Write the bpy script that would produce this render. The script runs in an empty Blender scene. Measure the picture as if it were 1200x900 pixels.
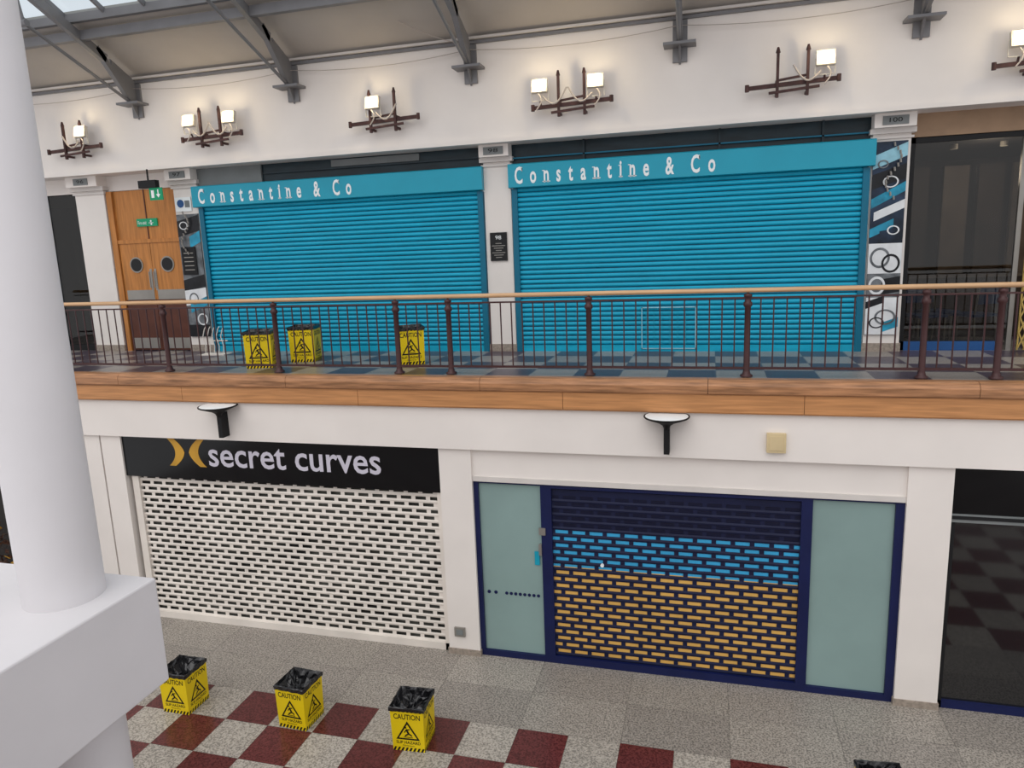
import bpy, random
import numpy as np
from math import *
from mathutils import Vector, Matrix
random.seed(4)
GZ=-4.11
def lin(c):
    return tuple(((v/255)/12.92 if v/255<=.04045 else ((v/255+.055)/1.055)**2.4) for v in c)+(1,)
# ---------------------------------------------------------------- materials
def newmat(name):
    m=bpy.data.materials.new(name);m.use_nodes=True
    return m,m.node_tree.nodes,m.node_tree.links,m.node_tree.nodes['Principled BSDF']
def mat(name,rgb,rough=.5,metal=0,var=.06,scale=3,spec=.3,stretch=(1,1,1),emit=None,es=0,bump=0,fine=None):
    m,n,l,b=newmat(name)
    tc=n.new('ShaderNodeTexCoord');mp=n.new('ShaderNodeMapping');mp.inputs['Scale'].default_value=stretch
    l.new(tc.outputs['Object'],mp.inputs[0])
    t=n.new('ShaderNodeTexNoise');t.inputs['Scale'].default_value=scale;t.inputs['Detail'].default_value=5
    l.new(mp.outputs[0],t.inputs['Vector'])
    r=n.new('ShaderNodeValToRGB');c=lin(rgb)
    r.color_ramp.elements[0].position=.3;r.color_ramp.elements[1].position=.7
    r.color_ramp.elements[0].color=tuple(v*(1-var*2) for v in c[:3])+(1,)
    r.color_ramp.elements[1].color=tuple(min(1,v*(1+var)) for v in c[:3])+(1,)
    l.new(t.outputs['Fac'],r.inputs[0]);l.new(r.outputs[0],b.inputs['Base Color'])
    b.inputs['Roughness'].default_value=rough;b.inputs['Metallic'].default_value=metal
    b.inputs['Specular IOR Level'].default_value=spec
    if emit: b.inputs['Emission Color'].default_value=lin(emit);b.inputs['Emission Strength'].default_value=es
    if bump:
        bp=n.new('ShaderNodeBump');bp.inputs['Strength'].default_value=bump;bp.inputs['Distance'].default_value=.02
        l.new(t.outputs['Fac'],bp.inputs['Height']);l.new(bp.outputs[0],b.inputs['Normal'])
    return m
def glassmat(name,refl=.08,tint=(235,240,240),rough=.02):
    m=bpy.data.materials.new(name);m.use_nodes=True;n=m.node_tree.nodes;l=m.node_tree.links;n.clear()
    o=n.new('ShaderNodeOutputMaterial');mx=n.new('ShaderNodeMixShader');t=n.new('ShaderNodeBsdfTransparent');g=n.new('ShaderNodeBsdfGlossy')
    t.inputs[0].default_value=lin(tint);g.inputs['Roughness'].default_value=rough
    mx.inputs[0].default_value=refl;l.new(t.outputs[0],mx.inputs[1]);l.new(g.outputs[0],mx.inputs[2]);l.new(mx.outputs[0],o.inputs[0])
    return m
def mathn(n,l,op,a,b=None):
    k=n.new('ShaderNodeMath');k.operation=op
    for i,v in enumerate((a,b)):
        if v is None: continue
        if isinstance(v,(int,float)): k.inputs[i].default_value=v
        else: l.new(v,k.inputs[i])
    return k.outputs[0]
def tilemat(name,ca,cb,ox,oy,tx,ty,rough,speck=1.0,joint=.012,spk_scale=90,dark_speck=.55,spec=.35):
    m,n,l,b=newmat(name)
    tc=n.new('ShaderNodeTexCoord');sp=n.new('ShaderNodeSeparateXYZ');l.new(tc.outputs['Object'],sp.inputs[0])
    u=mathn(n,l,'DIVIDE',mathn(n,l,'SUBTRACT',sp.outputs[0],ox),tx)
    v=mathn(n,l,'DIVIDE',mathn(n,l,'SUBTRACT',sp.outputs[1],oy),ty)
    fu=mathn(n,l,'FLOOR',u);fv=mathn(n,l,'FLOOR',v)
    par=mathn(n,l,'FLOORED_MODULO',mathn(n,l,'ADD',fu,fv),2)
    mx=n.new('ShaderNodeMix');mx.data_type='RGBA';l.new(par,mx.inputs[0]);mx.inputs[6].default_value=lin(ca);mx.inputs[7].default_value=lin(cb)
    cb_=n.new('ShaderNodeCombineXYZ');l.new(fu,cb_.inputs[0]);l.new(fv,cb_.inputs[1])
    wn=n.new('ShaderNodeTexWhiteNoise');l.new(cb_.outputs[0],wn.inputs[0])
    tv=mathn(n,l,'ADD',mathn(n,l,'MULTIPLY',wn.outputs[0],.16),.92)
    ns=n.new('ShaderNodeTexNoise');ns.inputs['Scale'].default_value=spk_scale;ns.inputs['Detail'].default_value=4;l.new(tc.outputs['Object'],ns.inputs['Vector'])
    rp=n.new('ShaderNodeValToRGB');e=rp.color_ramp.elements;e[0].position=.40;e[0].color=(1-dark_speck*speck,)*3+(1,);e[1].position=.56;e[1].color=(1,1,1,1)
    l.new(ns.outputs['Fac'],rp.inputs[0])
    ns2=n.new('ShaderNodeTexNoise');ns2.inputs['Scale'].default_value=spk_scale*.37;ns2.inputs['Detail'].default_value=2;l.new(tc.outputs['Object'],ns2.inputs['Vector'])
    s2=mathn(n,l,'ADD',mathn(n,l,'MULTIPLY',ns2.outputs['Fac'],.5*speck),1-.25*speck)
    ju=mathn(n,l,'LESS_THAN',mathn(n,l,'FRACT',u),joint);jv=mathn(n,l,'LESS_THAN',mathn(n,l,'FRACT',v),joint)
    j=mathn(n,l,'SUBTRACT',1,mathn(n,l,'MULTIPLY',mathn(n,l,'MAXIMUM',ju,jv),.4))
    k=mathn(n,l,'MULTIPLY',mathn(n,l,'MULTIPLY',tv,s2),j)
    vm=n.new('ShaderNodeVectorMath');vm.operation='MULTIPLY';l.new(mx.outputs[2],vm.inputs[0]);l.new(rp.outputs[0],vm.inputs[1])
    vs=n.new('ShaderNodeVectorMath');vs.operation='SCALE';l.new(vm.outputs[0],vs.inputs[0]);l.new(k,vs.inputs['Scale'])
    l.new(vs.outputs[0],b.inputs['Base Color']);b.inputs['Roughness'].default_value=rough;b.inputs['Specular IOR Level'].default_value=spec
    return m
WHITE=mat('painted_white',(230,223,217),.7,var=.025,scale=1.2)
WHITE2=mat('painted_white_column',(216,213,215),.6,var=.02,scale=2)
TRIMW=mat('trim_white',(210,204,199),.6,var=.03)
CEIL=mat('ceiling_panel',(172,165,158),.8,var=.04,scale=1)
STEEL=mat('roof_steel_grey',(122,121,123),.45,.15,var=.05)
BLUE=mat('shutter_blue',(14,166,200),.42,.0,var=.07,scale=2.2,stretch=(.6,1,5),spec=.35)
BLUEJ=mat('shutter_blue_joint',(0,96,126),.5,var=.1,scale=4)
BLUES=mat('sign_blue',(22,154,180),.35,.0,var=.03,scale=2,spec=.4)
BLUED=mat('shutter_blue_dark',(10,104,132),.45,var=.05)
TEAL=mat('header_dark_teal',(26,44,52),.3,var=.2,scale=3,stretch=(1,1,4))
GREYP=mat('header_grey',(120,124,124),.5)
SIGNW=mat('sign_letter_white',(236,240,240),.5,var=.0)
BLACK=mat('black_gloss',(10,10,12),.12,var=.02,spec=.3)
BLACKM=mat('black_matt',(20,20,22),.6,var=.05)
BROWN=mat('railing_brown',(72,46,46),.4,.1,var=.08,scale=8)
IRON=mat('iron_rust',(76,52,50),.6,.2,var=.2,scale=12)
HAND=mat('handrail_oak',(206,166,126),.35,var=.10,scale=4,stretch=(.4,6,6))
WOOD=mat('timber_edging',(192,136,88),.45,var=.13,scale=5,stretch=(.35,5,6),bump=.1)
WOODT=mat('timber_nosing',(172,124,88),.34,var=.22,scale=5,stretch=(.5,6,6),bump=.1)
DOORW=mat('door_oak',(188,124,64),.45,var=.13,scale=4,stretch=(5,5,.5))
DOORK=mat('door_lower_panel',(92,52,40),.45,var=.12,scale=4)
NAVY=mat('frame_navy',(16,26,72),.4,var=.08,spec=.35)
NAVYD=mat('shutter_navy',(20,26,58),.5,var=.1)
FROST=mat('frosted_panel',(136,160,157),.28,var=.06,scale=.8,spec=.4)
SHW=mat('shutter_white',(228,220,211),.5,var=.05,scale=2)
SHB=mat('behind_shutter_dark',(84,84,78),.8,var=.45,scale=2)
PINK=mat('sign_letter_silver',(200,196,208),.4,var=.02)
GOLD=mat('logo_gold',(196,148,52),.4,var=.08)
YEL=mat('bin_yellow',(236,206,20),.45,var=.03)
BLK=mat('bin_print_black',(18,16,12),.5,var=0)
BAG=mat('bin_bag_black',(22,22,25),.25,var=.2,scale=20,spec=.6,bump=.5)
BEIGE=mat('junction_box_beige',(206,186,146),.5)
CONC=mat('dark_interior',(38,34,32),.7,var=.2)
INT2=mat('interior_brown',(62,50,42),.6,var=.25,scale=1.5)
INT3=mat('interior_panel',(104,90,78),.5,var=.2)
STONE=mat('skirting_stone',(158,146,134),.5,var=.15,scale=30)
LAMP=mat('lamp_face',(255,232,175),.3,emit=(255,216,140),es=1.3,var=0)
FIL=mat('lamp_filament',(255,250,230),.3,emit=(255,244,215),es=12,var=0)
LAMPB=mat('lamp_body',(205,198,186),.4)
CABLE=mat('cable_white',(180,170,162),.6)
GREEN=mat('exit_green',(10,130,90),.4,emit=(10,140,95),es=.25,var=0)
METAL=mat('stainless_plate',(150,146,140),.35,.5)
GLASS=glassmat('shop_glass',.04,(205,203,198))
SKYG=glassmat('rooflight_glass',.04,(225,235,240))
DGL=mat('dark_shop_glass',(14,15,18),.06,var=.05,spec=1.0)
PN=mat('print_navy',(34,50,72),.35,var=.4,scale=4);PC=mat('print_cyan',(40,146,178),.35,var=.25,scale=5)
PW=mat('print_white',(222,224,226),.35,var=.06,scale=6);PG=mat('print_grey',(110,114,118),.35,var=.3,scale=8);PB=mat('print_black',(24,25,30),.35,var=.3,scale=8);PL=mat('print_pale_blue',(150,200,216),.35,var=.12,scale=6)
PLINTH=mat('plinth_blue',(40,84,140),.4)
LEAF=mat('leaf_brown',(78,48,34),.6,var=.5,scale=30)
CHAIRB=mat('chair_blue',(40,70,120),.5)
GOLDG=mat('gate_gold',(196,168,96),.35,.4)
FLG=tilemat('granite_border',(164,156,147),(171,163,153),-5.91,7.57,1.24,.76,.3,joint=.008,spk_scale=45,dark_speck=.6)
FLC=tilemat('granite_checker',(184,176,165),(104,50,49),-5.91,7.57,.62,.61,.22,spk_scale=50,dark_speck=.5)
FLU=tilemat('upper_checker',(156,148,143),(84,74,86),-5.91,9.05,.6,.6,.32,spk_scale=80,dark_speck=.35,spec=.25)
# ---------------------------------------------------------------- mesh builder
_tc={}
def textpoly(body,off=0.0):
    if (body,off) in _tc: return _tc[(body,off)]
    cu=bpy.data.curves.new('t','FONT');cu.body=body;cu.resolution_u=3;cu.offset=off
    o=bpy.data.objects.new('t',cu);bpy.context.collection.objects.link(o)
    bpy.context.view_layer.update()
    me=o.evaluated_get(bpy.context.evaluated_depsgraph_get()).to_mesh()
    v=[(p.co.x,p.co.y) for p in me.vertices];f=[tuple(p.vertices) for p in me.polygons]
    bpy.data.objects.remove(o);bpy.data.curves.remove(cu)
    _tc[(body,off)]=(v,f);return v,f
class B:
    def __init__(s): s.v=[];s.f=[];s.m=[];s.mats=[];s.sm=[]
    def mi(s,m):
        if m not in s.mats: s.mats.append(m)
        return s.mats.index(m)
    def add(s,vs,fs,m,smooth=False):
        o=len(s.v);s.v+=[tuple(v) for v in vs];k=s.mi(m)
        for f in fs: s.f.append(tuple(i+o for i in f));s.m.append(k);s.sm.append(smooth)
        return s
    def box(s,x0,x1,y0,y1,z0,z1,m):
        vs=[(x,y,z) for z in (z0,z1) for y in (y0,y1) for x in (x0,x1)]
        return s.add(vs,[(0,2,3,1),(4,5,7,6),(0,1,5,4),(1,3,7,5),(3,2,6,7),(2,0,4,6)],m)
    def beam(s,p0,p1,w,h,m,w1=None,h1=None):
        p0=Vector(p0);p1=Vector(p1);d=(p1-p0).normalized()
        up=Vector((0,0,1)) if abs(d.z)<.95 else Vector((0,1,0))
        sx=d.cross(up).normalized();u=sx.cross(d)
        vs=[]
        for p,ww,hh in((p0,w,h),(p1,w1 or w,h1 or h)):
            for a,b in((-1,-1),(1,-1),(1,1),(-1,1)): vs.append(p+sx*a*ww/2+u*b*hh/2)
        return s.add(vs,[(3,2,1,0),(4,5,6,7),(0,1,5,4),(1,2,6,5),(2,3,7,6),(3,0,4,7)],m)
    def cyl(s,p0,p1,r0,r1=None,n=12,m=None,caps=True):
        r1=r0 if r1 is None else r1
        p0=Vector(p0);p1=Vector(p1);d=(p1-p0).normalized()
        a=Vector((0,0,1)) if abs(d.z)<.9 else Vector((1,0,0))
        x=d.cross(a).normalized();y=d.cross(x)
        vs=[];
        for p,r in((p0,r0),(p1,r1)):
            for i in range(n):
                t=2*pi*i/n;vs.append(p+x*cos(t)*r+y*sin(t)*r)
        s.add(vs,[(i,i+n,(i+1)%n+n,(i+1)%n) for i in range(n)],m,n>6)
        if caps:
            s.add(vs[:n],[tuple(range(n))],m);s.add(vs[n:],[tuple(range(n))[::-1]],m)
        return s
    def lathe(s,c,prof,n,m,caps=True):
        vs=[]
        for r,z in prof:
            for i in range(n): vs.append((c[0]+r*cos(2*pi*i/n),c[1]+r*sin(2*pi*i/n),c[2]+z))
        fs=[(j*n+i,j*n+(i+1)%n,(j+1)*n+(i+1)%n,(j+1)*n+i) for j in range(len(prof)-1) for i in range(n)]
        s.add(vs,fs,m,True)
        if caps: s.add(vs[:n],[tuple(range(n))[::-1]],m);s.add(vs[-n:],[tuple(range(n))],m)
        return s
    def poly(s,pts,m): return s.add(pts,[tuple(range(len(pts)))],m)
    def prismx(s,prof,x0,x1,m):
        n=len(prof);vs=[(x0,y,z) for y,z in prof]+[(x1,y,z) for y,z in prof]
        return s.add(vs,[(i,(i+1)%n,(i+1)%n+n,i+n) for i in range(n)]+[tuple(range(n))[::-1],tuple(range(n,2*n))],m)
    def tube(s,pts,r,m,n=6):
        for a,b in zip(pts[:-1],pts[1:]): s.cyl(a,b,r,r,n,m,False)
        return s
    def text(s,body,fn,u0,u1,v0,v1,m,off=0.0):
        v,f=textpoly(body,off);A=np.array(v);mn=A.min(0);mx=A.max(0)
        vs=[fn(u0+(x-mn[0])/(mx[0]-mn[0])*(u1-u0),v0+(y-mn[1])/(mx[1]-mn[1])*(v1-v0)) for x,y in v]
        return s.add(vs,f,m)
    def condensed(s,body,fn,u0,u1,vb,cap,m,squash=.54):
        sv=cap/.70;su=sv*squash
        gl=[]
        for ch in body:
            if ch==' ': gl.append(None);continue
            v,f=textpoly(ch,.024);A=np.array(v);gl.append((v,f,A[:,0].min(),A[:,0].max(),A[:,1].min(),A[:,1].max()))
        W=sum((g[3]-g[2])*su if g else 0 for g in gl);gap=(u1-u0-W)/(len(gl)-1)
        u=u0
        for ch,g in zip(body,gl):
            if g is None: u+=gap;continue
            v,f,a,c,d,e=g;w=(c-a)*su
            s.add([fn(u+(x-a)*su,vb+y*sv) for x,y in v],f,m)
            def ser(uc,vv,hw=.030): 
                s.add([fn(uc-hw,vv),fn(uc+hw,vv),fn(uc+hw,vv+.012),fn(uc-hw,vv+.012)],[(0,1,2,3)],m)
            st=.045*su*2
            if ch=='n': ser(u+st/2,vb);ser(u+w-st/2,vb);ser(u+st/2-.012,vb+.50*sv-.012,.02)
            if ch=='i': ser(u+w/2,vb);ser(u+w/2-.012,vb+.50*sv-.012,.02)
            if ch=='C': s.add([fn(u+w-.012,vb+.69*sv),fn(u+w,vb+.69*sv),fn(u+w,vb+.50*sv),fn(u+w-.012,vb+.54*sv)],[(3,2,1,0)],m)
            u+=w+gap
        return s
    def done(s,name,loc=(0,0,0),rz=0,bevel=0):
        me=bpy.data.meshes.new(name);me.from_pydata(s.v,[],s.f)
        for m in s.mats: me.materials.append(m)
        me.polygons.foreach_set('material_index',s.m);me.polygons.foreach_set('use_smooth',s.sm);me.update()
        o=bpy.data.objects.new(name,me);bpy.context.collection.objects.link(o)
        o.location=loc;o.rotation_euler=(0,0,rz)
        if bevel:
            md=o.modifiers.new('bevel','BEVEL');md.width=bevel;md.segments=2;md.limit_method='ANGLE';md.angle_limit=radians(50)
        return o
XL,XR=-14.5,7.5
YU,YW,YL=11.47,11.07,9.08
YP=11.38
# ---------------------------------------------------------------- floors, slab
b=B()
b.box(XL,XR,7.57,14,GZ-.15,GZ,FLG)
b.box(XL,XR,-9,7.57,GZ-.15,GZ,FLC)
b.done('floor')
B().box(XL,XR,9.02,16,-.2,0,FLU).done('floor_upper')
B().box(XL,XR,8.95,9.4,-1.0,-.2,WHITE).box(XL,XR,9.4,11,-1.1,-.2,WHITE).done('ceiling_slab_edge')
b=B();x=XL;i=0
while x<XR:
    x2=x+2.9
    b.prismx([(9.05,.012),(9.05,-.17),(8.87,-.17),(8.85,-.15),(8.845,-.06),(8.86,-.02),(8.89,.005),(8.93,.014)],x,x2-.006,WOODT)
    b.prismx([(8.96,-.165),(8.96,-.41),(8.90,-.41),(8.885,-.39),(8.885,-.165)],x+1.1,x2+1.1-.006,WOOD)
    x=x2
b.done('trim_1')
B().box(XL,XR,-4,.4,-.9,0,WHITE2).done('floor_near_walkway')
# ---------------------------------------------------------------- upper fascia wall
b=B()
b.box(XL,XR,YW,YU+.05,3.27,4.78,WHITE)
b.box(XL,XR,YW-.035,YW,3.27,3.335,WHITE)
b.done('wall_upper_fascia')
B().box(XL,XR,YW-.05,YW,4.71,4.75,STEEL).box(XL,XR,YW-.09,YW,4.765,4.80,TRIMW).done('trim_2')
b=B()
b.prismx([(11.12,4.79),(9.84,5.43),(9.84,5.53),(11.12,4.95)],XL,XR,CEIL)
b.done('ceiling')
def zc_(y): return 5.43+(9.84-y)*.5
b=B()
b.box(XL,XR,9.96,10.06,5.15,5.29,STEEL)
b.beam((XL,9.84,5.42),(XR,9.84,5.42),.08,.12,STEEL)
b.beam((XL,8.4,zc_(8.4)),(XR,8.4,zc_(8.4)),.08,.12,STEEL)
x=XL+.3
while x<XR:
    b.beam((x,9.84,5.45),(x,6.5,zc_(6.5)),.04,.07,STEEL);x+=.75
b.done('rooflight_frame')
B().add([(XL,9.84,5.48),(XR,9.84,5.48),(XR,6.5,zc_(6.5)+.05),(XL,6.5,zc_(6.5)+.05)],[(0,1,2,3)],SKYG).done('window_1')
for i,x in enumerate((-12.7,-9.63,-6.57,-3.53,-.44,2.6,5.65)):
    b=B()
    b.box(x-.22,x+.22,10.80,11.07,4.34,4.375,STEEL)
    b.box(x-.10,x+.10,11.03,11.07,4.15,4.7,STEEL)
    b.add([(x-.015,11.05,4.12),(x-.015,11.05,4.75),(x-.015,10.55,5.0),(x-.015,10.6,4.75),(x-.015,10.9,4.36)]+[(x+.015,11.05,4.12),(x+.015,11.05,4.75),(x+.015,10.55,5.0),(x+.015,10.6,4.75),(x+.015,10.9,4.36)],
      [(0,1,2,3,4),(9,8,7,6,5),(0,5,6,1),(1,6,7,2),(2,7,8,3),(3,8,9,4),(4,9,5,0)],STEEL)
    b.beam((x,10.92,4.40),(x,10.28,5.12),.08,.09,STEEL)
    b.beam((x,10.45,4.98),(x,6.6,6.75),.08,.14,STEEL)
    b.cyl((x,10.95,4.36),(x,9.0,5.14),.026,.026,8,STEEL)
    b.cyl((x,9.0,5.14),(x,8.9,5.70),.026,.026,8,STEEL)
    b.cyl((x-.06,9.0,5.14),(x+.06,9.0,5.14),.05,.05,10,STEEL)
    b.done('roof_truss_bracket')
b=B();pts=[]
xs=[-12.7,-9.63,-6.57,-3.53,-.44,2.6,5.65]
for a,c in zip(xs[:-1],xs[1:]):
    for k in range(10):
        t=k/10;pts.append((a+(c-a)*t,10.98,4.62-.09*4*t*(1-t)))
b.tube(pts,.005,CABLE,4)
b.tube([(-4.6+.15*k,10.6+.04*k,5.10-.09*k+.004*k*k) for k in range(8)],.007,CABLE,4)
b.done('overhead_cable')
# ---------------------------------------------------------------- floodlight fixtures
def fixture(xc,lamps,zb=3.71,up=(-.19,.19)):
    b=B();y=10.93
    b.beam((xc-.58,y,zb-.02),(xc+.58,y,zb+.02),.045,.052,IRON)
    for e,dz in((-.58,-.02),(.58,.02)): b.cyl((xc+e,y-.02,zb+dz-.045),(xc+e,y-.02,zb+dz+.045),.028,.028,8,IRON)
    for u in up:
        b.beam((xc+u,y-.03,zb-.17),(xc+u,y-.03,zb+.42),.036,.042,IRON)
        b.beam((xc+u,y,zb+.05),(xc+u,11.06,zb+.05),.035,.035,IRON)
        b.beam((xc+u,y-.03,zb-.12),(xc+u,11.06,zb-.12),.035,.035,IRON)
        b.cyl((xc+u,y-.03,zb+.40),(xc+u,y-.03,zb+.47),.032,.014,8,IRON)
    b.beam((xc-.30,y-.05,zb-.11),(xc+.34,y-.05,zb-.07),.026,.034,IRON)
    b.beam((xc+up[0],y-.02,zb+.05),(xc+up[1],y-.02,zb+.09),.02,.03,IRON)
    for lx in lamps:
        z=zb+.27;X=xc+lx;yy=y-.10
        def q(u,v,w):
            a=radians(12);return (X+u,yy+w*cos(a)+v*sin(a),z+v*cos(a)-w*sin(a))
        P=lambda u0,u1,v0,v1,w0,w1,m:b.add([q(u,v,w) for w in(w0,w1) for v in(v0,v1) for u in(u0,u1)],[(0,2,3,1),(4,5,7,6),(0,1,5,4),(1,3,7,5),(3,2,6,7),(2,0,4,6)],m)
        P(-.115,.115,-.09,.10,0,.07,LAMPB)
        P(-.07,.07,-.05,.06,.07,.12,LAMPB)
        P(-.098,.098,-.073,.083,-.006,.0,LAMP)
        P(-.055,.055,-.018,.032,-.012,-.006,FIL)
        b.beam((X-.125,yy+.03,z),(X-.125,yy+.05,zb+.07),.012,.02,LAMPB)
        b.beam((X+.125,yy+.03,z),(X+.125,yy+.05,zb+.07),.012,.02,LAMPB)
        b.beam((X-.125,yy+.06,zb+.07),(X+.125,yy+.06,zb+.07),.02,.012,LAMPB)
        b.cyl((X,yy+.06,zb+.07),(X,y,zb),.015,.015,6,IRON)
        sgn=1 if lx<0 else -1
        pts=[(X+sgn*(.05+.35*t),yy+.02,zb+.12-.16*sin(pi*t)+.1*t) for t in [k/8 for k in range(9)]]
        b.tube(pts,.013,CABLE,6)
        pts=[(X-sgn*.02+.05*sin(5*t),yy+.0,zb+.16-.3*t) for t in [k/8 for k in range(7)]]
        b.tube(pts,.010,CABLE,6)
    o=b.done('wall_floodlight')
    for lx in lamps:
        ld=bpy.data.lights.new('lamp_glow','POINT');ld.energy=6;ld.color=(1,.82,.52);ld.shadow_soft_size=.06
        lo=bpy.data.objects.new('lamp_glow',ld);bpy.context.collection.objects.link(lo);lo.parent=o;lo.location=(xc+lx,y-.2,zb+.3)
fixture(-10.96,[.22])
fixture(-8.1,[-.38,.40])
fixture(-4.95,[-.15],up=(-.22,.2))
fixture(-1.97,[-.46,.36])
fixture(1.04,[.40])
fixture(4.0,[-.32,.36])
# ---------------------------------------------------------------- upper storefront
def pillar_up(x0,x1,num):
    b=B();b.box(x0,x1,YP,YU+.2,0,3.02,WHITE)
    b.box(x0-.015,x1+.015,YP-.02,YU,0,.12,STONE)
    b.box(x0-.05,x1+.05,YP-.06,YU+.1,3.02,3.09,TRIMW);b.box(x0-.02,x1+.02,YP-.16,YU+.1,3.09,3.27,WHITE)
    b.box(x0-.03,x1+.03,YP-.03,YU+.1,2.955,2.985,TRIMW)
    xm=(x0+x1)/2
    b.box(xm-.16,xm+.16,YP-.175,YP-.16,3.12,3.235,GREYP)
    b.text(num,lambda u,v:(u,YP-.178,v),xm-.08,xm+.08,3.15,3.21,BLACKM)
    b.done('pillar')
pillar_up(-3.50,-3.06,'98');pillar_up(2.16,2.64,'100')
pillar_up(-11.58,-10.92,'96');pillar_up(-9.38,-8.88,'97')
def shutter(x0,x1,z0,z1,y):
    b=B();p=.076;z=z0+.10;prof=[(-.004,.008),(-.018,.018),(-.026,.034),(-.024,.052),(-.012,.068)]
    rows=int((z1-z)/p)
    for r in range(rows+1):
        zz=z+r*p
        vs=[(x,y+a,zz+c) for x in(x0,x1) for a,c in prof];n=len(prof)
        b.add(vs,[(i,i+n,i+1+n,i+1) for i in range(n-1)],BLUE)
        pj=[(-.012,.068),(.004,.071),(.006,.079),(-.004,.084)]
        b.add([(x,y+a,zz+c) for x in(x0,x1) for a,c in pj],[(i,i+4,i+5,i+1) for i in range(3)],BLUEJ)
    b.box(x0,x1,y-.035,y+.02,z0,z0+.10,BLUE)
    b.box(x0-.04,x0+.05,y-.06,y+.04,z0,z1,BLUED);b.box(x1-.05,x1+.04,y-.06,y+.04,z0,z1,BLUED)
    b.box(x0,x1,y+.02,y+.035,z0,z1,BLACKM)
    b.done('roller_shutter')
shutter(-8.82,-3.56,0.0,2.59,11.40);shutter(-3.0,2.10,0.0,2.59,11.40)
def signbox(x0,x1,tx0,tx1):
    b=B()
    b.prismx([(11.27,2.61),(11.27,2.95),(11.29,2.965),(11.37,2.965),(11.37,2.60),(11.29,2.60)],x0,x1,BLUES)
    b.condensed('Constantine & Co',lambda u,v:(u,11.266,v),tx0,tx1,2.665,.245,SIGNW)
    b.done('shop_sign')
signbox(-8.92,-3.50,-8.78,-5.78);signbox(-3.07,2.19,-2.96,.06)
b=B();b.box(-8.86,-3.52,11.44,11.5,2.6,3.27,TEAL);b.box(-8.86,-7.55,11.40,11.44,2.97,3.27,GREYP)
b.box(-7.5,-3.55,11.38,11.42,3.10,3.12,TEAL);b.box(-6.2,-4.6,11.42,11.44,3.14,3.25,GREYP);b.done('shop_header')
b=B();b.box(-3.04,2.14,11.44,11.5,2.6,3.27,TEAL);b.box(-3.04,2.14,11.38,11.42,3.05,3.07,BLUED)
for x in(-1.9,0.1,1.5): b.box(x,x+.03,11.38,11.42,2.95,3.27,TEAL)
b.done('shop_header')
b=B()
for z in(.04,.68): b.box(-1.02,-.18,11.35,11.36,z,z+.014,PL)
for x in(-1.02,-.205): b.box(x,x+.014,11.35,11.36,.04,.694,PL)
for k in range(6): b.box(-.95+.12*k,-.944+.12*k,11.352,11.358,.1,.62,BLUES)
b.done('wicket_panel')
# jewellery posters: printed collage (flat shapes on a flat sheet) with rings
def ring(b,x,y,z,r,w,m,sq=1.0):
    n=24;vs=[(x+rr*cos(2*pi*i/n),y,z+rr*sq*sin(2*pi*i/n)) for rr in(r,r-w) for i in range(n)]
    b.add(vs,[(i,(i+1)%n,(i+1)%n+n,i+n) for i in range(n)],m)
def poster(x0,x1,z0,z1,base,seq,rings,dark=False):
    b=B();b.box(x0,x1,YP-.03,YP-.005,z0,z1,base);y=YP-.032;W=x1-x0
    for (u0,a0,u1,a1,h,m) in seq:
        y-=.0006
        b.add([(x0+u0*W,y,a0),(x0+u1*W,y,a1),(x0+u1*W,y,a1+h),(x0+u0*W,y,a0+h)],[(0,1,2,3)],m)
    for (u,z,r,w,m,sq) in rings:
        y-=.0006;ring(b,x0+u*W,y,z,r,w,m,sq)
    return b
b=poster(2.17,2.60,.25,2.92,PN,
 [(0,2.55,1,2.72,.18,PL),(0,2.28,1,2.42,.20,PB),(0,2.02,1,2.25,.13,PC),(.1,1.85,1,2.02,.12,PW),(0,1.62,.7,1.76,.12,PC),(.3,1.55,1,1.6,.16,PN),
  (0,1.12,1,1.12,.42,PW),(0,.78,1,.78,.34,PG),(.45,.82,1,.86,.22,PB),(0,.25,1,.25,.53,PW),(0,.62,.5,.7,.1,PB),(.5,.28,1,.36,.14,PC)],
 [(.35,1.34,.13,.03,PG,1.1),(.68,1.26,.12,.028,PB,1.1),(.3,.95,.11,.03,PW,1.2),(.6,.50,.14,.03,PG,.8),(.35,.42,.10,.02,PB,.8),(.55,2.38,.10,.02,PW,.8),(.3,2.62,.07,.02,PG,.8),(.7,1.72,.08,.02,PW,.8)])
b.done('jewellery_poster')
b=poster(-9.36,-8.90,.28,2.50,PG,
 [(0,2.1,1,2.2,.28,PB),(.5,1.9,1,2.0,.2,PC),(0,1.1,1,1.2,.22,PB),(0,.85,1,.9,.28,PW),(.2,.72,1,.86,.16,PC),(0,.5,1,.45,.2,PG),(0,.28,1,.28,.22,PB)],
 [(.4,.98,.1,.025,PG,1.1),(.7,.6,.11,.025,PW,1.),(.3,2.3,.09,.02,PW,.8)])
b.box(-9.32,-9.02,YP-.055,YP-.04,1.42,1.92,BLACKM)
for k in range(5): b.box(-9.27,-9.07,YP-.06,YP-.055,1.5+.075*k,1.515+.075*k,METAL)
b.done('jewellery_poster')
b=B();b.box(-3.43,-3.15,YP-.03,YP-.005,1.48,1.93,BLACK)
b.text('98',lambda u,v:(u,YP-.033,v),-3.34,-3.24,1.82,1.88,SIGNW)
for k in range(7):
    w=.05+.03*((k*7)%3);b.box(-3.29-w,-3.29+w,YP-.034,YP-.03,1.53+.037*k,1.54+.037*k,METAL)
b.done('notice_board')
b=B()
for c in((2.42,2.90),(-9.18,2.55)):
    for k in range(14):
        a=c[0]+.09*sin(k*.5);z=c[1]-.055*k
        b.cyl((a,YP-.08,z),(a+.01,YP-.07,z-.05),.014,.014,6,METAL)
b.done('hanging_chain')
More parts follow.
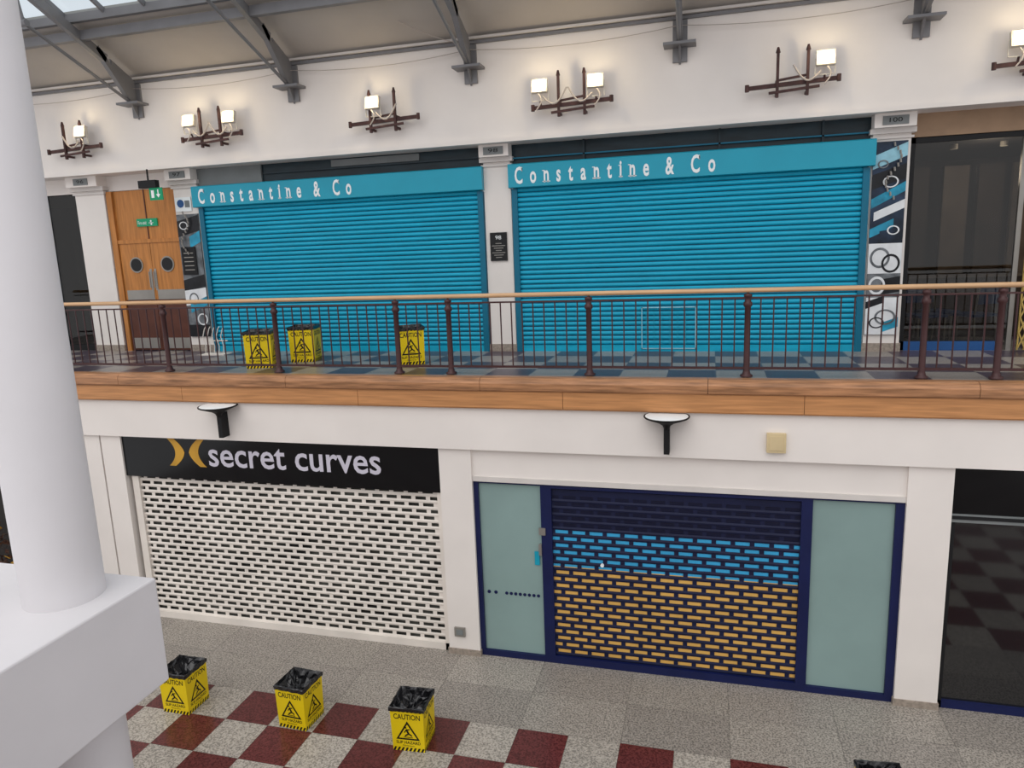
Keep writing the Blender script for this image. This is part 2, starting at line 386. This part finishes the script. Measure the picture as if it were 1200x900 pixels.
# doors
b=B();y=YU-.02
b.box(-10.9,-9.38,y,y+.06,2.08,2.99,DOORW)
b.box(-10.9,-10.78,y-.05,y+.02,0,2.99,DOORW)
b.box(-10.9,-9.38,y-.04,y,2.03,2.10,DOORW)
b.box(-10.1,-10.08,y-.012,y,2.1,2.99,DOORK)
for x0,x1 in((-10.77,-10.085),(-10.075,-9.39)):
    b.box(x0,x1,y-.02,y+.03,.98,2.03,DOORW);b.box(x0,x1,y-.02,y+.03,.02,.98,DOORK)
    b.box(x0+.05,x1-.02,y-.03,y-.02,.98,1.16,METAL);b.box(x0+.04,x1-.04,y-.03,y-.02,.05,.25,METAL)
    xm=(x0+x1)/2;b.cyl((xm,y-.035,1.63),(xm,y-.01,1.63),.145,.145,24,METAL);b.cyl((xm,y-.04,1.63),(xm,y-.03,1.63),.12,.12,24,BLACK)
for x in(-10.13,-10.03):
    b.cyl((x,y-.07,1.2),(x,y-.07,1.5),.012,.012,8,METAL);b.box(x-.025,x+.025,y-.026,y-.02,1.15,1.55,METAL)
b.done('door_1')
b=B();b.box(-10.3,-9.85,y-.03,y-.005,2.33,2.47,GREEN)
b.text('Fire exit',lambda u,v:(u,y-.033,v),-10.27,-10.08,2.365,2.43,SIGNW)
b.cyl((-9.98,y-.034,2.42),(-9.98,y-.03,2.42),.018,.018,10,SIGNW);b.box(-9.99,-9.96,y-.034,y-.03,2.35,2.40,SIGNW);b.box(-10.03,-9.93,y-.034,y-.03,2.385,2.395,SIGNW)
b.done('exit_sign')
b=B();b.box(-9.70,-9.34,10.9,11.0,2.95,3.08,BLACKM);b.cyl((-9.52,10.95,3.08),(-9.52,10.95,3.27),.015,.015,8,BLACKM)
b.box(-9.52,-9.25,10.94,10.96,2.74,2.95,GREEN)
b.poly([(-9.48,10.938,2.78),(-9.42,10.938,2.78),(-9.42,10.938,2.91),(-9.48,10.938,2.91)],SIGNW);b.poly([(-9.38,10.938,2.84),(-9.29,10.938,2.84),(-9.335,10.938,2.78)],SIGNW);b.box(-9.345,-9.325,10.937,10.94,2.84,2.92,SIGNW)
b.done('hanging_exit_sign')
B().box(-9.36,-9.02,YP-.02,YP-.01,2.55,2.8,SIGNW).cyl((-9.24,YP-.03,2.69),(-9.24,YP-.02,2.69),.07,.07,20,PLINTH).box(-9.15,-9.05,YP-.025,YP-.02,2.62,2.74,GREYP).done('safety_notice')
b=B();b.box(-14.5,-8.9,YU,YU+.2,3.0,3.27,WHITE);b.box(-10.9,-8.9,YU+.06,YU+.2,0,3.0,CONC)
b.box(2.64,7.5,YU,YU+.12,2.95,3.27,mat('header_tan',(156,128,102),.5,var=.1))
b.done('wall_upper_back')
b=B();b.box(-14.5,-11.6,14,14.1,0,3.0,CONC);b.box(-14.5,-11.6,11.5,14,2.98,3.0,CONC);b.box(-14.5,-11.55,YU,YU+.04,0,.12,BLACKM)
b.box(-11.6,-11.5,11.6,14,0,3,CONC);b.box(-14.6,-14.5,11.5,14,0,3,CONC)
for x in(-13.4,-12.4,-11.65): b.box(x,x+.05,YU,YU+.05,0,3.0,BLACKM)
for k in range(9): b.box(-11.9,-11.7,12.6,12.75,.5+.22*k,.56+.22*k,METAL)
b.box(-14.45,-11.65,YU+.02,YU+.03,.1,2.98,GLASS)
b.done('window_shopfront_dark')
b=B();x0=2.64
b.box(x0,7.4,15,15.1,0,3.0,INT2);b.box(x0,7.4,11.6,15,2.93,2.98,CONC);b.box(2.64,2.70,11.5,15,0,3,CONC);b.box(7.3,7.4,11.5,15,0,3,CONC)
b.box(x0,7.4,YU,YU+.05,2.88,2.96,BLACKM);b.box(x0,3.95,YU,YU+.08,0,.13,PLINTH)
for x in(2.66,4.02,5.2): b.box(x,x+.06,YU,YU+.06,0,2.95,BLACKM if x<3 else METAL)
b.box(x0+.06,4.02,YU+.02,YU+.03,.13,2.9,GLASS);b.box(4.7,7.4,YU+.02,YU+.03,.13,2.9,GLASS)
for k,x in enumerate((3.05,3.62,4.12,4.6)): b.box(x,x+.36,13.4,13.5,.1,2.7,INT3 if k%2 else INT2)
b.box(3.0,5.5,13.0,13.3,0,.95,INT2);b.box(2.98,5.52,12.97,13.33,.95,.99,INT3)
b.cyl((3.45,12.4,2.93),(3.45,12.4,2.86),.05,.05,10,LAMPB);b.cyl((4.1,12.4,2.93),(4.1,12.4,2.86),.05,.05,10,LAMPB)
o=b.done('window_shopfront_glass')
ld=bpy.data.lights.new('shop_fill_light','POINT');ld.energy=22;ld.color=(1,.88,.74);ld.shadow_soft_size=.2  # fill light added inside the shop so its interior shows through the glass
lo=bpy.data.objects.new('shop_fill_light',ld);bpy.context.collection.objects.link(lo);lo.parent=o;lo.location=(3.9,12.3,2.5)
def chair(x,y,rz):
    b=B()
    b.box(-.22,.22,-.22,.22,.43,.47,CHAIRB)
    for sx in(-.2,.2):
        b.cyl((sx,-.2,0),(sx,-.19,.43),.014,.014,8,METAL);b.cyl((sx,.24,0),(sx,.2,.45),.014,.014,8,METAL);b.cyl((sx,.2,.45),(sx,.26,.88),.014,.014,8,METAL)
    b.box(-.2,.2,.235,.265,.62,.88,CHAIRB)
    b.done('cafe_chair',(x,y,0),rz)
chair(3.12,12.05,.3);chair(3.78,12.1,-2.6);chair(3.45,12.65,2.0)
b=B()
for k in range(6):
    x=4.12+.08*k;b.box(x,x+.018,11.38,11.40,.02,1.98,GOLDG)
for k in range(5):
    for j in range(9):
        x=4.13+.08*k;z=.05+.21*j
        b.beam((x,11.375,z),(x+.08,11.375,z+.21),.012,.018,GOLDG);b.beam((x,11.37,z+.21),(x+.08,11.37,z),.012,.018,GOLDG)
b.done('folding_security_gate')
b=B()
for k in range(5):
    x=.09*k
    b.tube([(x,0,0),(x+.02,0,.15),(x-.02,0,.32),(x+.03,0,.46),(x+.06,0,.5)],.008,SHW,6)
b.box(-.03,.45,-.01,.01,.0,.02,SHW);b.box(-.02,.47,-.01,.01,.24,.255,SHW);b.box(-.03,.45,-.13,.13,0,.015,SHW)
b.done('wire_rack',(-8.75,10.95,0),.05)
# ---------------------------------------------------------------- balustrade
b=B();yr=9.16
posts=[-13.8,-11.87,-9.94,-8.0,-6.08,-4.17,-3.40,-1.49,.45,2.38,3.14,5.07,7.0]
vs=[];
for x in(XL,XR):
    for i in range(14): t=2*pi*i/14;vs.append((x,yr+.036*cos(t),1.065+.03*sin(t)))
b.add(vs,[(i,i+14,(i+1)%14+14,(i+1)%14) for i in range(14)],HAND,True)
b.box(XL,XR,yr-.018,yr+.018,.965,.985,BROWN);b.box(XL,XR,yr-.018,yr+.018,.10,.13,BROWN)
for p in posts:
    b.lathe((p,yr,0),[(.075,.012),(.075,.03),(.05,.045),(.038,.09),(.036,.5),(.036,.86),(.052,.88),(.052,.92),(.038,.93),(.038,.98),(.048,.99),(.048,1.02),(.015,1.03),(.013,1.045)],14,BROWN)
for a,c in zip(posts[:-1],posts[1:]):
    k=max(1,round((c-a)/.148))
    for i in range(1,k): 
        xx=a+(c-a)*i/k;b.cyl((xx,yr,.12),(xx,yr,.97),.0095,.0095,6,BROWN,False)
b.done('balustrade')
# ---------------------------------------------------------------- slab edge fittings
def uplight(x):
    b=B();y=8.80
    b.lathe((x,y,0),[(.03,-.60),(.05,-.55),(.10,-.515),(.22,-.47),(.27,-.45),(.28,-.44),(.28,-.43)],28,BLACKM)
    b.lathe((x,y,0),[(.265,-.432),(.25,-.424),(.02,-.42)],28,SIGNW)
    b.box(x-.035,x+.035,y-.01,8.95,-.92,-.55,BLACKM)
    b.done('wall_uplight')
uplight(-6.93);uplight(-.49)
B().box(.69,.91,8.89,8.95,-.88,-.64,BEIGE).box(.72,.88,8.885,8.89,-.85,-.67,BEIGE).done('junction_box',bevel=.008)
# ---------------------------------------------------------------- lower storefront
def pillar_low(x0,x1):
    b=B();b.box(x0,x1,9.0,9.5,GZ,-1.0,WHITE);b.box(x0-.015,x1+.015,8.985,9.5,GZ,GZ+.09,STONE);b.done('pillar')
pillar_low(-3.6,-3.13);pillar_low(2.28,2.76);pillar_low(-9.35,-8.97);pillar_low(-9.95,-9.38)
b=B();b.box(-3.13,2.28,9.04,9.5,-1.42,-1.0,WHITE);b.box(-3.13,2.28,9.02,9.1,-1.47,-1.40,TRIMW);b.done('wall_lower_lintel')
b=B();b.box(XL,XR,11.5,11.7,GZ,-1.0,CONC);b.done('wall_lower_back')
B().box(-3.50,-3.34,8.97,9.0,-3.82,-3.68,METAL).box(-3.47,-3.37,8.965,8.97,-3.79,-3.71,GREYP).done('socket_plate')
def slotted(b,x0,x1,z0,z1,y,px,pz,sw,sh,m):
    rows=int((z1-z0)/pz);off=z1-z0-rows*pz
    yy=y
    for r in range(rows):
        z=z0+r*pz
        hs=(pz-sh)
        b.add([(x0,yy,z),(x1,yy,z),(x1,yy-.008,z+hs/2),(x0,yy-.008,z+hs/2),(x1,yy,z+hs),(x0,yy,z+hs)],[(0,1,2,3),(3,2,4,5)],m)
        x=x0-(px/2 if r%2 else 0)-.02
        while x<x1:
            a=max(x,x0);c=min(x+px-sw,x1)
            if c>a: b.add([(a,yy,z+hs),(c,yy,z+hs),(c,yy,z+pz),(a,yy,z+pz)],[(0,1,2,3)],m)
            x+=px
    if off>.001: b.add([(x0,y,z1-off),(x1,y,z1-off),(x1,y,z1),(x0,y,z1)],[(0,1,2,3)],m)
b=B()
slotted(b,-8.8,-3.66,-4.02,-1.66,9.10,.225,.098,.160,.048,SHW)
b.box(-8.9,-8.78,9.06,9.14,-4.06,-1.66,SHW);b.box(-3.68,-3.60,9.06,9.14,-4.11,-1.66,SHW)
b.box(-8.9,-3.6,9.06,9.13,GZ,-4.00,SHW);b.box(-8.8,-3.66,9.15,9.16,-4.06,-1.66,SHB)
b.done('perforated_shutter')
b=B();b.box(-8.97,-3.60,9.03,9.2,-1.67,-1.0,BLACK)
def fl(u,v): return (u,9.026,v)
b.text('secret curves',fl,-7.38,-4.50,-1.45,-1.12,PINK,off=.012)
for sgn,cx in((1,-8.14),(-1,-7.40)):
    n=10;out=[];inn=[]
    for k in range(n+1):
        t=-1+2*k/n;z=-1.245+.22*t
        bend=(1-t*t)*.13
        out.append((cx+sgn*(bend+.03),9.026,z));inn.append((cx+sgn*(bend+.20-.05*abs(t)),9.026,z))
    b.add(out+inn,[(k,k+1,n+2+k,n+1+k) if sgn<0 else (k,n+1+k,n+2+k,k+1) for k in range(n)],GOLD)
b.done('shop_sign')
b=B();y0,y1=9.05,9.15
fr=lambda x0,x1,z0,z1:b.box(x0,x1,y0,y1,z0,z1,NAVY)
fr(-3.13,-3.06,GZ,-1.47);fr(-2.18,-2.03,GZ,-1.47);fr(1.13,1.26,GZ,-1.47);fr(2.18,2.28,GZ,-1.47)
fr(-3.06,-2.18,-1.50,-1.47);fr(-2.03,1.13,-1.53,-1.47);fr(1.26,2.18,-1.50,-1.47)
fr(-3.06,-2.18,GZ,-4.02);fr(1.26,2.18,GZ,-4.02);fr(-2.03,1.13,GZ,-4.0)
b.box(-3.06,-2.18,9.09,9.11,-4.02,-1.5,FROST);b.box(1.26,2.18,9.09,9.11,-4.02,-1.5,FROST)
for k in(0,1): b.cyl((-2.98+.1*k,9.085,-3.13),(-2.98+.1*k,9.09,-3.13),.026,.026,12,NAVY)
for k in range(8): b.cyl((-2.72+.066*k,9.085,-3.13),(-2.72+.066*k,9.09,-3.13),.024,.024,12,NAVY)
b.box(-2.21,-2.12,9.03,9.05,-2.20,-2.10,METAL)
b.box(-2.22,-2.18,9.03,9.08,-2.50,-2.34,METAL);b.box(-2.29,-2.22,9.07,9.08,-2.66,-2.46,BLUES)
b.cyl((-1.35,9.04,-2.58),(-1.35,9.06,-2.58),.025,.025,12,SIGNW)
b.done('window_shopfront_navy')
b=B()
slotted(b,-2.03,1.13,-4.0,-1.55,9.09,.235,.0985,.178,.048,NAVYD)
b.box(-2.03,1.13,9.098,9.11,-3.98,-2.66,mat('insert_gold',(222,174,92),.5,var=.06))
b.box(-2.03,1.13,9.098,9.11,-2.66,-2.12,mat('insert_cyan',(60,165,215),.5,var=.06))
b.box(-2.03,1.13,9.098,9.11,-2.12,-1.55,mat('insert_black',(12,16,44),.4))
b.done('perforated_shutter')
b=B();b.box(2.76,XR,9.05,9.2,-1.58,-1.0,BLACK);b.box(2.76,XR,9.03,9.14,-1.68,-1.58,GREYP);b.box(2.76,XR,9.02,9.12,-1.64,-1.60,BLACKM)
b.box(2.76,XR,9.10,9.12,GZ,-1.68,DGL);b.box(2.76,XR,9.06,9.14,GZ,GZ+.10,NAVY)
b.box(2.76,2.82,9.06,9.13,GZ,-1.6,BLACKM);b.box(4.3,4.36,9.06,9.13,GZ,-1.6,BLACKM)
b.done('window_shopfront_dark')
b=B();b.box(XL,-9.95,9.2,9.25,GZ,-1.0,CONC);b.box(XL,-9.95,9.1,9.2,GZ,GZ+.2,STONE)
b.done('window_shopfront_dark')
b=B();b.cyl((0,0,0),(0,0,.35),.16,.22,16,INT2);b.cyl((0,0,.3),(0,0,1.2),.03,.02,8,INT2)
for k in range(900):
    a=random.uniform(0,2*pi);r=random.uniform(0,.75);z=.45+random.uniform(0,1.6);r*=1-(z-.45)/2.6
    p=Vector((r*cos(a),r*sin(a),z));d=Vector([random.uniform(-1,1) for _ in range(3)]).normalized()*.06;e=Vector([random.uniform(-1,1) for _ in range(3)]).normalized()*.035
    b.add([p-d,p+e,p+d,p-e],[(0,1,2,3)],LEAF if k%3 else (INT2 if k%2 else GOLD))
b.done('potted_shrub',(-11.3,8.2,GZ))
# ---------------------------------------------------------------- foreground column & beam
b=B();b.lathe((-3.53,3.0,0),[(.208,-.19),(.208,5.6)],64,WHITE2);b.done('column')
b=B();b.lathe((-3.53,3.0,0),[(.208,GZ),(.208,-.86)],64,WHITE2);b.done('column')
B().box(-4.9,-3.17,-4,3.30,-.86,-.19,WHITE2).done('support_beam',bevel=.012)
# ---------------------------------------------------------------- caution bins
def cbin(x,y,z,rz,seed):
    rnd=random.Random(seed);b=B();Hh=.56;wb,wt=.195,.205
    def fm(k):
        a=k*pi/2;ca,sa=cos(a),sin(a)
        def g(u,v,off=0):
            w=wb+(wt-wb)*v;lx,ly=u*2*w,-w-off
            return (lx*ca-ly*sa,lx*sa+ly*ca,v*Hh)
        return g
    for k in range(4):
        g=fm(k)
        b.add([g(-.5,0),g(.5,0),g(.5,1),g(-.5,1)],[(0,1,2,3)],YEL)
        b.add([g(-.48,.0,-.01),g(.48,.0,-.01),g(.48,1,-.01),g(-.48,1,-.01)],[(3,2,1,0)],BLACKM)
        for vv in(0,.915):
            for i in range(8):
                u=-.5+i/8;b.add([g(u,vv,.0015),g(u+.065,vv,.0015),g(min(.5,u+.125),vv+.085,.0015),g(u+.06,vv+.085,.0015)],[(0,1,2,3)],BLK)
        b.text('CAUTION',lambda u,v:g(u,v,.0015),-.40,.40,.745,.87,BLK,off=.015)
        b.text('SLIP HAZARD',lambda u,v:g(u,v,.0015),-.38,.38,.17,.24,BLK,off=.015)
        b.text('Maintenance',lambda u,v:g(u,v,.0015),-.18,.18,.115,.15,BLK)
        b.add([g(-.37,.27,.0015),g(.37,.27,.0015),g(0,.71,.0015)],[(0,1,2)],BLK)
        b.add([g(-.28,.31,.003),g(.28,.31,.003),g(0,.635,.003)],[(0,1,2)],YEL)
        L=lambda p,q,w:(lambda dx,dy:(b.add([g(p[0]-dy*w,p[1]+dx*w,.0045),g(p[0]+dy*w,p[1]-dx*w,.0045),g(q[0]+dy*w,q[1]-dx*w,.0045),g(q[0]-dy*w,q[1]+dx*w,.0045)],[(0,1,2,3)],BLK)))((q[0]-p[0])/max(1e-6,hypot(q[0]-p[0],q[1]-p[1])),(q[1]-p[1])/max(1e-6,hypot(q[0]-p[0],q[1]-p[1])))
        L((-.04,.52),(.03,.42),.028);L((.03,.42),(-.09,.36),.018);L((.03,.42),(.13,.37),.018);L((-.04,.51),(.07,.52),.013);L((-.04,.51),(-.10,.44),.013);L((-.13,.335),(.15,.335),.008)
        b.poly([g(-.055+.03*cos(t),.56+.022*sin(t),.0045) for t in [i*pi/5 for i in range(10)]],BLK)
    N=40;rings=[(1.05,.93*Hh,.006),(1.06,Hh+.004,.004),(.99,Hh+.012,.004),(.90,Hh-.02,.012),(.80,Hh-.07,.02),(.62,Hh-.12,.025),(.3,Hh-.15,.03)]
    vs=[]
    for s,zz,j in rings:
        for i in range(N):
            t=4*i/N;k=int(t);f=t-k
            cs=[(-1,-1),(1,-1),(1,1),(-1,1),(-1,-1)]
            px=cs[k][0]+(cs[k+1][0]-cs[k][0])*f;py=cs[k][1]+(cs[k+1][1]-cs[k][1])*f
            vs.append((px*wt*s+rnd.uniform(-j,j),py*wt*s+rnd.uniform(-j,j),zz+rnd.uniform(-j,j)))
    fs=[(r*N+i,r*N+(i+1)%N,(r+1)*N+(i+1)%N,(r+1)*N+i) for r in range(len(rings)-1) for i in range(N)]
    fs.append(tuple(range((len(rings)-1)*N,len(rings)*N)))
    b.add(vs,fs,BAG)
    b.done('caution_bin',(x,y,z),rz)
cbin(-6.62,7.12,GZ,.0,1);cbin(-4.93,7.17,GZ,-.06,2);cbin(-3.36,7.10,GZ,.06,3);cbin(1.70,6.89,GZ,.1,4)
cbin(-6.74,9.72,0,.35,5);cbin(-6.33,10.33,0,.25,6);cbin(-4.41,10.12,0,.5,7)
# ---------------------------------------------------------------- world, light, camera
w=bpy.data.worlds.new('world');bpy.context.scene.world=w;w.use_nodes=True
w.node_tree.nodes['Background'].inputs[0].default_value=lin((243,243,246));w.node_tree.nodes['Background'].inputs[1].default_value=1.03
sd=bpy.data.lights.new('overcast_sun','SUN');sd.energy=1.1;sd.angle=radians(60);sd.color=(1,.98,.95)
so=bpy.data.objects.new('overcast_sun',sd);bpy.context.collection.objects.link(so);so.rotation_euler=(radians(38),0,radians(-8))
F=Vector((-sin(.2711)*cos(.185),cos(.2711)*cos(.185),-sin(.185)));r0=Vector((cos(.2711),sin(.2711),0));u0=r0.cross(F)
R=cos(-.0383)*r0+sin(-.0383)*u0;U=-sin(-.0383)*r0+cos(-.0383)*u0
cd=bpy.data.cameras.new('camera');cd.sensor_fit='HORIZONTAL';cd.sensor_width=36;cd.lens=843.01*36/1200
co=bpy.data.objects.new('camera',cd);bpy.context.collection.objects.link(co)
M=Matrix(((R.x,U.x,-F.x),(R.y,U.y,-F.y),(R.z,U.z,-F.z))).to_4x4();M.translation=Vector((0,0,1.656));co.matrix_world=M
bpy.context.scene.camera=co
bpy.context.scene.view_settings.view_transform='Standard'
